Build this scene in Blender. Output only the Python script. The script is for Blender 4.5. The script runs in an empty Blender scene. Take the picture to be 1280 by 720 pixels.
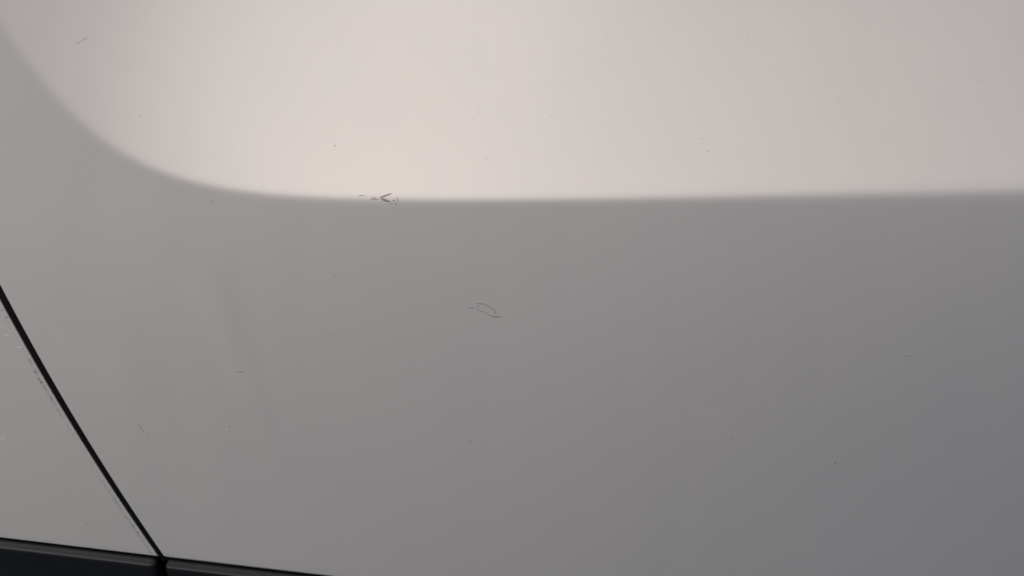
import bpy, math, random
import numpy as np
from mathutils import Vector

# ------------------------------------------------------------------ camera, world, sun, exposure
K = 0.00057            # metres per photo pixel on the body side
DIST = 0.60            # camera to body side
ZC = 0.62              # height of the camera above the ground

scn = bpy.context.scene
cam_data = bpy.data.cameras.new('camera')
cam = bpy.data.objects.new('camera', cam_data)
scn.collection.objects.link(cam)
cam.location = (0, -DIST, ZC)
cam.rotation_euler = (math.radians(90), 0, 0)
cam_data.sensor_width = 36.0
cam_data.lens = 36.0 * DIST / (1280 * K)
cam_data.clip_start = 0.01
cam_data.clip_end = 2000
scn.camera = cam

SUN_EL, SUN_AZ = 66.0, -42.0       # azimuth measured from the outward side of the car, negative = left
world = bpy.data.worlds.new('World'); scn.world = world
world.use_nodes = True
wn = world.node_tree.nodes; wl = world.node_tree.links
wn.clear()
sky = wn.new('ShaderNodeTexSky'); sky.sky_type = 'NISHITA'; sky.sun_disc = False
sky.sun_elevation = math.radians(SUN_EL); sky.sun_rotation = math.radians(180 - SUN_AZ)
sky.air_density = 1.0; sky.dust_density = 3.0; sky.ozone_density = 1.0
bg = wn.new('ShaderNodeBackground'); bg.inputs['Strength'].default_value = 0.07
wo = wn.new('ShaderNodeOutputWorld')
wl.new(sky.outputs[0], bg.inputs['Color']); wl.new(bg.outputs[0], wo.inputs['Surface'])

sd = bpy.data.lights.new('sun', 'SUN'); sd.energy = 2.3; sd.angle = math.radians(55)
sd.color = (1.0, 0.895, 0.79)
sun = bpy.data.objects.new('sun', sd); scn.collection.objects.link(sun)
e, a = math.radians(SUN_EL), math.radians(SUN_AZ)
to_sun = Vector((math.sin(a) * math.cos(e), -math.cos(a) * math.cos(e), math.sin(e)))
sun.rotation_euler = to_sun.to_track_quat('Z', 'Y').to_euler()
sun.location = to_sun * 6

scn.view_settings.view_transform = 'Standard'
scn.view_settings.look = 'None'
scn.view_settings.gamma = 1.0
scn.view_settings.use_curve_mapping = False
scn.view_settings.exposure = 0.05

# ------------------------------------------------------------------ materials
def new_mat(name):
    m = bpy.data.materials.new(name); m.use_nodes = True
    nt = m.node_tree
    return m, nt, nt.nodes['Principled BSDF']

def N(nt, t, **kw):
    n = nt.nodes.new(t)
    for k, v in kw.items(): setattr(n, k, v)
    return n

def noise(nt, coord, scale, detail=3, rough=0.5, stretch=None):
    if stretch:
        mp = N(nt, 'ShaderNodeMapping'); mp.inputs['Scale'].default_value = stretch
        nt.links.new(coord, mp.inputs[0]); coord = mp.outputs[0]
    n = N(nt, 'ShaderNodeTexNoise'); n.inputs['Scale'].default_value = scale
    n.inputs['Detail'].default_value = detail; n.inputs['Roughness'].default_value = rough
    nt.links.new(coord, n.inputs['Vector'])
    return n.outputs[0]

def maprange(nt, src, a, b, c, d):
    n = N(nt, 'ShaderNodeMapRange'); n.clamp = True
    nt.links.new(src, n.inputs[0])
    for i, v in enumerate((a, b, c, d)): n.inputs[i + 1].default_value = v
    return n.outputs[0]

def math_(nt, op, x, y=None):
    n = N(nt, 'ShaderNodeMath', operation=op)
    for i, v in enumerate((x, y)):
        if v is None: continue
        if isinstance(v, (int, float)): n.inputs[i].default_value = v
        else: nt.links.new(v, n.inputs[i])
    return n.outputs[0]

def mix_col(nt, fac, c1, c2):
    n = N(nt, 'ShaderNodeMix', data_type='RGBA')
    if isinstance(fac, (int, float)): n.inputs[0].default_value = fac
    else: nt.links.new(fac, n.inputs[0])
    for i, c in ((6, c1), (7, c2)):
        if isinstance(c, tuple): n.inputs[i].default_value = (*c, 1)
        else: nt.links.new(c, n.inputs[i])
    return n.outputs[2]

def paint_material():
    m, nt, b = new_mat('white_car_paint')
    tc = N(nt, 'ShaderNodeTexCoord').outputs['Object']
    # thin road film: soft cloudy patches and faint run marks, stays with the paint
    film = maprange(nt, noise(nt, tc, 6, 4, 0.55), 0.35, 0.7, 0, 1)
    runs = maprange(nt, noise(nt, tc, 30, 3, 0.5, (1.0, 1.0, 0.12)), 0.45, 0.75, 0, 1)
    wear = N(nt, 'ShaderNodeAttribute', attribute_name='wear').outputs['Fac']
    grime = N(nt, 'ShaderNodeAttribute', attribute_name='grime').outputs['Fac']
    speck = maprange(nt, noise(nt, tc, 900, 2, 0.6), 0.735, 0.80, 0, 1)
    col = mix_col(nt, math_(nt, 'MULTIPLY', film, 0.7), (0.768, 0.736, 0.70), (0.742, 0.713, 0.68))
    col = mix_col(nt, math_(nt, 'MULTIPLY', runs, 0.16), col, (0.66, 0.65, 0.64))
    col = mix_col(nt, math_(nt, 'MAXIMUM', wear, 0.0), col, (0.60, 0.59, 0.58))
    col = mix_col(nt, math_(nt, 'MAXIMUM', math_(nt, 'MULTIPLY', wear, -1.0), 0.0), col, (0.86, 0.84, 0.81))
    col = mix_col(nt, math_(nt, 'MULTIPLY', speck, 0.12), col, (0.40, 0.36, 0.33))
    gn = maprange(nt, noise(nt, tc, 300, 5, 0.75), 0.40, 0.66, 0, 1)
    col = mix_col(nt, math_(nt, 'MULTIPLY', gn, grime), col, (0.16, 0.15, 0.14))
    nt.links.new(col, b.inputs['Base Color'])
    b.inputs['Roughness'].default_value = 0.5
    b.inputs['Specular IOR Level'].default_value = 0.3
    b.inputs['Coat Weight'].default_value = 0.5
    rg = math_(nt, 'ADD', maprange(nt, noise(nt, tc, 14, 4, 0.6), 0.0, 1.0, 0.37, 0.42), math_(nt, 'MULTIPLY', wear, 0.15))
    nt.links.new(rg, b.inputs['Coat Roughness'])
    # faint long waves left by pressing the sheet
    bw = N(nt, 'ShaderNodeBump'); bw.inputs['Strength'].default_value = 0.6
    bw.inputs['Distance'].default_value = 0.0003
    nt.links.new(noise(nt, tc, 22, 3, 0.55, (1.0, 1.0, 0.45)), bw.inputs['Height'])
    nt.links.new(bw.outputs[0], b.inputs['Normal'])
    # orange peel of sprayed paint
    bp = N(nt, 'ShaderNodeBump'); bp.inputs['Strength'].default_value = 0.05
    bp.inputs['Distance'].default_value = 0.0004
    nt.links.new(noise(nt, tc, 420, 2, 0.5), bp.inputs['Height'])
    nt.links.new(bp.outputs[0], b.inputs['Coat Normal'])
    return m

def plain(name, col, rough, spec=0.5, scale=300, amt=0.15, bump=0.0, bscale=900):
    m, nt, b = new_mat(name)
    tc = N(nt, 'ShaderNodeTexCoord').outputs['Object']
    f = maprange(nt, noise(nt, tc, scale, 4, 0.6), 0.3, 0.7, 0, 1)
    c2 = tuple(min(1, c * (1 + amt) + amt * 0.01) for c in col)
    nt.links.new(mix_col(nt, f, col, c2), b.inputs['Base Color'])
    b.inputs['Specular IOR Level'].default_value = spec
    nt.links.new(maprange(nt, f, 0, 1, rough * 0.9, min(1, rough * 1.1)), b.inputs['Roughness'])
    if bump:
        bp = N(nt, 'ShaderNodeBump'); bp.inputs['Strength'].default_value = bump
        bp.inputs['Distance'].default_value = 0.0002
        nt.links.new(noise(nt, tc, bscale, 2, 0.5), bp.inputs['Height'])
        nt.links.new(bp.outputs[0], b.inputs['Normal'])
    return m

M_PAINT = paint_material()
M_TRIM = plain('black_grained_plastic', (0.0195, 0.021, 0.024), 0.45, 0.2, 60, 0.25, 0.25, 2200)
M_DARK = plain('black_gap_paint', (0.006, 0.0065, 0.006), 0.8, 0.2)
M_SHADE_RUBBER = plain('gap_shade_rubber', (0.006, 0.0065, 0.006), 0.8, 0.15)  # seal colour darkened to paint in the shade of the gap
M_CHIP = plain('exposed_grey_primer', (0.33, 0.28, 0.23), 0.85, 0.1, 900, 0.4)
M_RESIDUE = plain('dried_dirt_residue', (0.54, 0.505, 0.465), 0.9, 0.1, 900, 0.2)
M_SCUFF = plain('scuffed_paint', (0.64, 0.60, 0.57), 0.8, 0.1, 900, 0.1)
M_SPECK = plain('brown_dirt', (0.27, 0.245, 0.225), 0.9, 0.1, 900, 0.3)
M_SPECK_LIGHT = plain('pale_grit', (0.85, 0.84, 0.82), 0.6, 0.3, 900, 0.1)
M_GROUND = plain('asphalt', (0.046, 0.05, 0.057), 0.9, 0.2, 60, 0.5)

# ------------------------------------------------------------------ the shape of the body side
def sp(x):                       # softplus, safe
    return np.where(x > 30, x, np.log1p(np.exp(np.minimum(x, 30))))
def sstep(x, a, b):
    t = np.clip((x - a) / (b - a), 0, 1); return t * t * t * (t * (6 * t - 15) + 10)

_u = np.array([-30, 0, 20, 50, 100, 150, 200, 250, 300, 400, 480.])
_d = np.array([265, 222, 195, 154, 99, 61, 36.5, 21, 12, 3.8, 1.5])
_pc = np.polyfit(_u, np.log(_d), 3)
def crease_v(u):                 # photo row of the crease at photo column u
    uc = np.clip(u, -60, 520)
    lin = np.polyval(_pc, uc) + (u - uc) * np.polyval(np.polyder(_pc), uc)
    d = np.exp(np.minimum(lin, 6.5))
    return 250.2 - d - 0.0185 * 90 * sp((u - 640) / 90)

SLOPE = 0.71
BX, RX, RZ = -0.30, 2.3, 1.6
def height(u, v):
    """outward bulge of the body side in metres (towards the camera)"""
    x, z = (u - 640) * K, (360 - v) * K
    w = 2.6 + 2.6 * sstep(-u, -260, 0) + 1.5 * sstep(u, 640, 1400)
    e = (crease_v(u) - v)                       # px above the crease
    uu = u + 0.28 * np.clip(e, 0, 400)
    s = SLOPE * sstep(uu, -330, 740)
    rec = -s * w * sp(e / w) * K
    top = sp((e - 420) / 60) * 60 * K * s * 0.8  # the recess flattens out again above the frame
    base = -(x - BX) ** 2 / (2 * RX) - 0.33 * (np.clip(x + 0.1, 0, 0.5) ** 3 + 0.75 * np.clip(x - 0.4, 0, None)) - np.where(z < 0.06, (z - 0.06) ** 2 / (2 * RZ), 0) \
        - 0.5 * (np.clip(x + 0.1, 0, 0.5) ** 2 + np.clip(x - 0.4, 0, None)) * np.clip(0.08 - z, 0, 0.4) ** 1.5 / 0.5
    return rec + top + base

def pos(u, v):
    h = height(u, v); f = (DIST - h) / DIST
    return np.stack([(u - 640) * K * f, -h, (360 - v) * K * f], -1)

def normal(u, v, eps=0.3):
    du = pos(u + eps, v) - pos(u - eps, v); dv = pos(u, v + eps) - pos(u, v - eps)
    n = np.cross(dv, du)
    n *= np.where(n[..., 1:2] > 0, -1, 1)
    return n / np.linalg.norm(n, axis=-1, keepdims=True)

# gap edge and lower edge in photo pixels -> real coordinates; ui -> x etc.
def edge_u(v, off):              # the slanted gap; off=+1 door side, -1 fender side
    # door-side edge passes (0,360) (50,450) (107,545) (165,640) (206,697)
    pv = np.array([60, 200, 360, 450, 545, 640, 697, 760]); pu = np.array([-141, -77, 0, 50, 107, 165.5, 205, 251.])
    c = np.polyfit(pv, pu, 3)
    vc = np.clip(v, -300, 760)
    u = np.polyval(c, vc) + (v - vc) * np.polyval(np.polyder(c), vc)
    return u if off > 0 else u - 10.4 + 0.0085 * (vc - 380)
def bottom_v(u):
    return 672.3 + 0.1200 * u - 0.0000045 * np.clip(u, 0, 2000) ** 2

BODY = []
def link(o, parent=None):
    scn.collection.objects.link(o)
    if parent is not None: o.parent = parent
    return o

def mesh_obj(name, verts, faces, mat, parent=None, smooth=True, normals=None):
    me = bpy.data.meshes.new(name)
    me.from_pydata([tuple(p) for p in verts], [], faces)
    me.materials.append(mat)
    me.update()
    if smooth: me.shade_smooth()
    if normals is not None: me.normals_split_custom_set_from_vertices(normals)
    return link(bpy.data.objects.new(name, me), parent)

def grid_faces(nr, nc, flip=False, base=0):
    i = np.arange(nr - 1)[:, None] * nc + np.arange(nc - 1)[None, :] + base
    q = np.stack([i, i + 1, i + nc + 1, i + nc], -1).reshape(-1, 4)
    if flip: q = q[:, ::-1]
    return q

car = bpy.data.objects.new('parked_car', None); scn.collection.objects.link(car)
car.location = (0, 0, ZC)
car['label'] = 'white car body side with a curved crease and black sill trim below'
car['category'] = 'car'

def panel(name, side):
    """skin panel; side=+1 the door, right of the gap; -1 the fender, left of it"""
    HEM = 2.4 if side > 0 else 1.5   # hem radius in px
    near = np.concatenate([HEM * (1 - np.cos(np.linspace(0, np.pi / 2, 7))), [4.5, 6]])
    if side > 0:
        s = np.concatenate([near, np.arange(7.5, 1420, 1.6), np.arange(1422, 1900, 12)])
    else:
        s = np.concatenate([near, np.arange(8, 230, 2.0), np.arange(232, 900, 12)])
    t = np.concatenate([near, np.arange(8, 400, 3.0), np.arange(400.5, 800, 1.5), np.arange(802, 1300, 12)])
    if side < 0:
        t = np.concatenate([near, np.arange(8, 420, 2.5), np.arange(424, 1300, 8)])
    S, T = np.meshgrid(s, t)                       # rows = t
    U = np.zeros_like(S); V = 700 - T
    for _ in range(30):
        U = edge_u(V, side) + side * S
        V = bottom_v(U) - T
    P = pos(U, V)
    nrm = normal(U, V)
    # rolled hems at the gap and at the lower edge
    def roll(q):
        r = HEM
        d = np.clip((r - q) / r, 0, 1)
        return r * (1 - np.sqrt(np.clip(1 - d * d, 0, 1))), np.arcsin(np.clip(d, 0, 1))
    ds, as_ = roll(S); dt, at_ = roll(T)
    P[..., 1] += (np.maximum(ds, 0) + np.maximum(dt, 0)) * K
    # hem normals
    tv = 0.88 if side > 0 else 0.88
    es = np.array([-0.86 * side, 0, -0.5 * side]); eb = np.array([-0.12, 0, -0.99])
    nrm = nrm * (np.cos(as_) * np.cos(at_))[..., None] + es * np.sin(as_)[..., None] + eb * (np.sin(at_) * np.cos(as_))[..., None]
    nrm /= np.linalg.norm(nrm, axis=-1, keepdims=True)
    nr, nc = S.shape
    verts = list(P.reshape(-1, 3)); nn = list(nrm.reshape(-1, 3))
    faces = grid_faces(nr, nc, flip=(side < 0)).tolist()
    # flanges: folded straight back at the gap side and along the bottom, then turned behind the skin
    b0 = len(verts)
    col = P[:, 0, :] ; row = P[0, :, :]
    back = np.array([0, 0.014, 0])
    c1 = col + back; c2 = c1 + np.array([side * 0.012, 0, 0])
    r1 = row + np.array([0, 0.014, 0]); r2 = r1 + np.array([0, 0, 0.012])
    for i in range(nr): verts += [c1[i], c2[i]]; nn += [es, (0, 1, 0)]
    b1 = len(verts)
    for j in range(nc): verts += [r1[j], r2[j]]; nn += [eb, (0, 1, 0)]
    for i in range(nr - 1):
        a_, b_ = i * nc, (i + 1) * nc
        f1 = [a_, b_, b0 + 2 * i + 2, b0 + 2 * i]; f2 = [b0 + 2 * i, b0 + 2 * i + 2, b0 + 2 * i + 3, b0 + 2 * i + 1]
        if side < 0: f1.reverse(); f2.reverse()
        faces += [f1, f2]
    for j in range(nc - 1):
        f1 = [j + 1, j, b1 + 2 * j, b1 + 2 * j + 2]; f2 = [b1 + 2 * j + 2, b1 + 2 * j, b1 + 2 * j + 1, b1 + 2 * j + 3]
        if side < 0: f1.reverse(); f2.reverse()
        faces += [f1, f2]
    o = mesh_obj(name, verts, faces, M_PAINT, car, True, [tuple(Vector(n).normalized()) for n in nn])
    # wear and grime that belong to the paint
    Uf, Vf, Sf, Tf = (q.ravel() for q in (U, V, S, T))
    wear = np.zeros_like(Uf, dtype=float); grime = np.zeros_like(Uf)
    if side > 0:
        def streak(u0, v0, u1, v1, w0, w1, amp):
            dx, dy = u1 - u0, v1 - v0; L2 = dx * dx + dy * dy
            q = ((Uf - u0) * dx + (Vf - v0) * dy) / L2
            dist = np.abs((Uf - u0) * dy - (Vf - v0) * dx) / math.sqrt(L2)
            wd = w0 + (w1 - w0) * np.clip(q, 0, 1)
            return amp * np.exp(-(dist / wd) ** 2) * sstep(q, -0.1, 0.15) * (1 - sstep(q, 0.9, 1.05))
        wear += streak(272, 330, 346, 548, 18, 8, 0.18)
        wear -= streak(232, 330, 300, 500, 15, 10, 0.16)
        wear += streak(985, 622, 1085, 613, 2.2, 2, 0.10) + streak(690, 658, 735, 650, 2.2, 2, 0.10)
        wear += streak(955, 612, 1010, 608, 2, 2, 0.08) + streak(1290, 596, 1180, 640, 3, 2, 0.06)
        wear += streak(395, 424, 428, 416, 1.6, 1.6, 0.25) + streak(860, 505, 905, 520, 6, 4, -0.12) + streak(925, 450, 950, 482, 4, 4, -0.14)
        wear -= streak(60, 430, 160, 470, 26, 20, 0.10)
        wear += streak(150, 390, 235, 560, 26, 10, 0.07)
        wear += streak(330, 560, 470, 610, 30, 18, 0.04)
    else:
        grime += np.exp(-((Sf - 4) / 2.2) ** 2) * (0.15 + 0.6 * sstep(Vf, 430, 460) * (1 - sstep(Vf, 500, 540)) + 0.45 * sstep(Vf, 580, 630)) + 0.3 * np.exp(-Sf / 2)
        grime *= 0.7
    grime += 0.35 * np.exp(-(Tf / 2.5))
    for nm, arr in (('wear', wear), ('grime', grime)):
        full = np.zeros(len(verts), np.float32); full[:len(arr)] = arr
        at_n = o.data.attributes.new(nm, 'FLOAT', 'POINT'); at_n.data.foreach_set('value', full)
    return o

door = panel('door', 1)
door['label'] = 'white door skin with a long soft crease'
fender = panel('fender', -1)
fender['label'] = 'white fender corner beyond the slanted gap'

# ------------------------------------------------------------------ dark body shell and shade-black seal behind the gaps
# inner shell: a sheet 22 mm behind the skin following its shape
def shell():
    us = np.linspace(-640, 1900, 60); vs = np.linspace(-560, 1050, 40)
    U, V = np.meshgrid(us, vs); P = pos(U, V); P[..., 1] += 0.024
    P = P.reshape(-1, 3)
    return mesh_obj('inner_shell', P, grid_faces(40, 60, True).tolist(), M_DARK, car)
shell()

# rubber seal raised over the lit flange, its black standing in for gap shade
def seal():
    verts, faces = [], []
    vs = np.linspace(-500, 702, 160)
    offs = [(-3.0, 12), (-2.6, 5), (-1.0, 2.6), (3.0, 2.3), (7.0, 1.9), (9.4, 1.25), (10.6, 2.0), (11.4, 12)]
    n = len(offs)
    for v in vs:
        ue = float(edge_u(np.array(v), 1)) + 1.0; w = float(edge_u(np.array(v), 1) - edge_u(np.array(v), -1)) / 9.8
        for d, dep in offs:
            u = ue - d * w
            p = pos(np.array(u), np.array(v)); verts.append((p[0], p[1] + dep * 0.001, p[2]))
    for i in range(len(vs) - 1):
        for j in range(n - 1):
            faces.append([i * n + j, i * n + n + j, i * n + n + j + 1, i * n + j + 1])
    return mesh_obj('gap_shade_seal', verts, faces, M_SHADE_RUBBER, car)
seal()

# ------------------------------------------------------------------ sill trims
def trim(u0, u1, slant, round_left, round_right):
    """black plastic sill trim under the panels between photo columns u0 and u1 (at the top edge)"""
    # profile: (down px from panel edge, outward mm relative to the panel)
    prof = [(-3.5, -14), (-2.0, -9.0), (0.5, -4.5), (3.0, -2.6), (5.5, -1.2), (7.3, 0.2), (8.6, 1.8), (9.6, 2.9), (10.6, 3.5), (11.8, 3.6), (14.0, 3.2),
            (20, 2.0), (34, -1.0), (60, -5.5), (110, -12), (170, -24), (210, -45), (215, -80)]
    n = len(prof)
    us = []
    L = u1 - u0
    k = np.concatenate([[0, .15, .5, 1, 1.8, 3, 4.5, 6.5], np.linspace(9, L - 9, max(4, int(L / 14))), L - np.array([6.5, 4.5, 3, 1.8, 1, .5, .15, 0])])
    verts, faces = [], []
    for q in k:
        eL = max(0, (6.0 - q) / 6.0) if round_left else 0
        eR = max(0, (6.0 - (L - q)) / 6.0) if round_right else 0
        e_ = max(eL, eR)
        inset = 6.0 * (1 - math.sqrt(max(0, 1 - e_ * e_)))
        for (d, out) in prof:
            u = u0 + q + slant * max(0, d)
            v = float(bottom_v(np.array(u))) + d
            p = pos(np.array(u), bottom_v(np.array(u)))
            verts.append((p[0], p[1] - (out * 0.001 - inset * 0.0009), p[2] - d * K))
    nk = len(k)
    for i in range(nk - 1):
        for j in range(n - 1):
            a_ = i * n + j
            faces.append([a_, a_ + 1, a_ + n + 1, a_ + n])
    # end walls go back into the body
    for i, flip in ((0, False), (nk - 1, True)):
        b = len(verts)
        for j in range(n):
            x, y, z = verts[i * n + j]; verts.append((x, y + 0.02, z))
        for j in range(n - 1):
            f = [i * n + j, b + j, b + j + 1, i * n + j + 1]
            faces.append(f if not flip else f[::-1])
    return mesh_obj('sill_trim', verts, faces, M_TRIM, car)
trim(-640, 194.5, 0.03, False, True)
trim(206.0, 1900, 0.08, True, False)

# ------------------------------------------------------------------ marks that sit on the paint
def surf_point(u, v, lift):
    n = normal(np.array(float(u)), np.array(float(v)))
    return Vector(pos(np.array(float(u)), np.array(float(v)))) + Vector(n) * lift, Vector(n)

def stroke(pts):
    """vertices/faces of a thin crust following pixel points [(u, v, half width px)] on the paint"""
    verts, faces = [], []
    for i, (u, v, w) in enumerate(pts):
        a_ = pts[max(0, i - 1)]; b_ = pts[min(len(pts) - 1, i + 1)]
        du, dv = b_[0] - a_[0], b_[1] - a_[1]; L = math.hypot(du, dv) or 1
        nu, nv = -dv / L, du / L
        for q, lift in ((-1, 0.00002), (-0.45, 0.00012), (0.45, 0.00012), (1, 0.00002)):
            p, _ = surf_point(u + nu * w * q, v + nv * w * q, lift); verts.append(p)
    for i in range(len(pts) - 1):
        for j in range(3):
            faces.append([i * 4 + j, i * 4 + j + 1, i * 4 + j + 5, i * 4 + j + 4])
    return verts, faces

def dense(pts, k=5, jit=0.0, rnd=None):
    P = np.array(pts, float); n = len(P); out = []
    for i in range(n - 1):
        p0, p1, p2, p3 = P[max(0, i - 1)], P[i], P[i + 1], P[min(n - 1, i + 2)]
        for j in range(k):
            t = j / k
            q = 0.5 * (2 * p1 + (p2 - p0) * t + (2 * p0 - 5 * p1 + 4 * p2 - p3) * t * t + (3 * p1 - p0 - 3 * p2 + p3) * t ** 3)
            if rnd: q = q + np.array([rnd.uniform(-jit, jit), rnd.uniform(-jit, jit), rnd.uniform(-jit, jit) * 0.6]); q[2] = max(0.1, q[2])
            out.append(tuple(q))
    out.append(tuple(P[-1]))
    return out

def mark(name, strokes, mat, parent, label=None, jit=0.12, seed=1):
    rnd = random.Random(seed)
    V_, F_ = [], []
    for s_ in strokes:
        v_, f_ = stroke(dense(s_, 5, jit, rnd)); b = len(V_)
        V_ += v_; F_ += [[i + b for i in f] for f in f_]
    o = mesh_obj(name, V_, F_, mat, parent)
    if label: o['label'] = label
    return o

# chipped paint on the crease: a short forked chip with a ragged trail
mark('paint_chip', [
    [(474.5, 247.6, .3), (477, 246.2, .9), (481, 244.9, 1.15), (485.5, 243.2, 1.0), (489.5, 241.6, .4)],
    [(475.5, 248.4, .4), (478.5, 249.0, 1.5), (482.5, 250.6, 1.6), (487.8, 252.2, .4)],
    [(464, 247.2, .2), (467, 247.3, .6), (470.5, 247.4, .4)],
    [(463, 249.3, .2), (468, 249.5, .35), (473.5, 248.6, .4)],
    [(448, 244.3, .15), (452, 244.5, .4), (456, 244.5, .15)],
    [(490.5, 250.6, .2), (492.5, 250.2, .5), (494.5, 250.3, .2)],
    [(493, 252.5, .2), (495.6, 255.0, .5), (496.4, 255.3, .2)],
    [(495.5, 247.0, .1), (497.0, 247.3, .3), (497.6, 251.5, .35), (497, 252, .1)],
    [(488, 254.1, .15), (489.2, 254.3, .35), (490, 254.1, .1)],
], M_CHIP, door, 'small forked paint chip on the crease', 0.1, 3)
# dried loop-shaped residue
mark('dirt_residue', [
    [(595.5, 379.0, .4), (601, 379.0, .7), (607, 380.3, .6), (613, 383.2, .7), (617.5, 386.8, .9), (619, 390.5, .8), (620.5, 392.5, .3)],
    [(595.0, 384.8, .3), (599, 387.6, .6), (604, 389.2, .7), (607.5, 390.2, .5), (611, 392.7, .6), (616, 395.0, .9), (622, 395.6, .9), (627.0, 395.0, .4)],
    [(585.5, 384.6, .3), (589, 384.2, .9), (592.5, 384.5, .3)],
    [(597, 379.5, .2), (598, 382.5, .5), (596, 385.5, .3)],
], M_RESIDUE, door, 'thin loop of dried residue on the flat of the door', 0.12, 5)
mark('dirt_residue', [[(296.3, 465.0, .3), (299, 463.6, .7), (302, 464.5, .9), (303.2, 466.3, .3)]], M_RESIDUE, door, None, 0.05, 8)
mark('scratch', [[(171.5, 528.5, .3), (173.5, 530.5, .7), (175.5, 533.8, .7), (178, 536.6, .8), (180, 539.2, .3)],
                 [(182, 543.5, .2), (184, 545.5, .5), (186, 548, .15)]], M_RESIDUE, door, None, 0.1, 9)
mark('scratch', [[(95, 54.6, .12), (100, 51.6, .35), (105, 48.8, .35), (109, 46.7, .12)]], M_SCUFF, door, None, 0.05, 11)
mark('scratch', [[(1131, 443.5, .15), (1136, 444.2, .5), (1140, 444, .7), (1142.5, 441, .4)]], M_SCUFF, door, None, 0.08, 12)

# dirt specks: shared low dome, one object each
def dome():
    rnd = random.Random(4); verts = [(0, 0, 0.28)]; faces = []
    for r, hgt in ((0.55, 0.2), (1.0, 0.0)):
        for k in range(8):
            q = 2 * math.pi * k / 8; rr = r * rnd.uniform(0.8, 1.15)
            verts.append((rr * math.cos(q), rr * math.sin(q), hgt))
    for k in range(8):
        a_, b_ = 1 + k, 1 + (k + 1) % 8
        faces.append([0, a_, b_]); faces.append([a_, a_ + 8, b_ + 8, b_])
    return verts, faces
_dv, _df = dome()
def speck_mesh(name, mat):
    me = bpy.data.meshes.new(name); me.from_pydata(_dv, [], _df); me.materials.append(mat); me.shade_smooth(); return me
ME_SPECK, ME_GRIT = speck_mesh('dirt_speck', M_SPECK), speck_mesh('grit_speck', M_SPECK_LIGHT)
def speck(u, v, r, me, parent, stretch=1.0, rot=0.0):
    p, n = surf_point(u, v, 0.00001)
    o = bpy.data.objects.new(me.name, me); scn.collection.objects.link(o); o.parent = parent
    o.location = p; q = n.to_track_quat('Z', 'Y').to_euler(); q.rotate_axis('Z', rot); o.rotation_euler = q
    r *= 1.1
    o.scale = (r * K * stretch, r * K, r * K * 0.6)
    return o
SPOTS = [(1224, 102, .95), (1050, 122.5, .8), (1052, 182.5, .7), (936, 46, .75), (758.5, 43.5, .55), (688.5, 144, .7), (597.5, 137, .6), (591, 148, .5),
  (608, 198, .7), (419, 182, .8), (425, 198, .4), (425, 97, .45), (399, 52.5, .45), (412, 11, .45), (349, 45, .4), (174.5, 145.5, .7), (878, 173.5, .75), (885.5, 189, .8), (897, 199, .5),
  (899, 220, .4), (775, 145, .45), (862, 131.5, .45), (911, 89, .4), (938, 80, .45), (1006, 63, .45), (1022, 143, .4), (1099, 76, .4), (740, 245.5, .45), (328, 233.5, .5), (265, 252, .7),
  (419, 344, .6), (490, 308, .45), (293, 332, .4), (1044, 579, 1.0), (1240, 561, .8), (915, 547, .75), (875, 552.5, .65), (943, 580.5, .5), (943, 643.5, .55), (1063, 657, .7), (1070, 656, .5), (1153, 647, .5),
  (1156, 654, .5), (1187, 564, .4), (1089, 573, .45), (756, 651, .5), (772, 660, .4), (839, 684, .6), (822, 697, .45), (940, 686, .4), (701, 599, .5), (740, 439, .5), (853, 387, .55), (682, 393, .5), (692, 395.5, .45),
  (587.5, 551, .6), (287, 533, .7), (291, 555.5, .5), (294.5, 487, .5), (348, 495, .4), (483, 566, .4), (109, 654, .55), (708, 524, .45), (1172, 628, .4), (976, 424, .35), (1089, 665, .4), (418, 420, .4), (1262, 52, .5), (1238, 44, .45)]
rnd = random.Random(21)
for (u, v, r) in SPOTS:
    speck(u, v, r, ME_SPECK, door if u > edge_u(np.array(float(v)), 1) else fender, rnd.uniform(1, 1.6), rnd.uniform(0, 3.1))
for (u, v, r) in [(1275.5, 74, .9)]:
    speck(u, v, r, ME_GRIT, door, 1.2, 0.3)
for (u, v, r) in [(8.5, 419.5, 1.2), (24, 435, 1.3), (1, 408, .8), (3, 549, 1.2), (16, 428, .5), (5, 547, .6)]:
    speck(u, v, r, ME_GRIT, fender, 1.8, 0.2)
for (u, v, r) in [(44, 465, .9), (48, 474, .9), (51, 478, 1.0), (52.5, 478.5, .6), (64, 497, .7), (8, 397, .7), (3, 388, .6), (167, 657.5, .7), (172, 665, .8), (131, 607, .6)]:
    speck(u, v, r, ME_SPECK, fender, 1.5, 1.2)

# ------------------------------------------------------------------ ground
g = mesh_obj('ground', [(-600, -600, 0), (600, -600, 0), (600, 600, 0), (-600, 600, 0)], [[0, 1, 2, 3]], M_GROUND, None, False)
g['kind'] = 'structure'
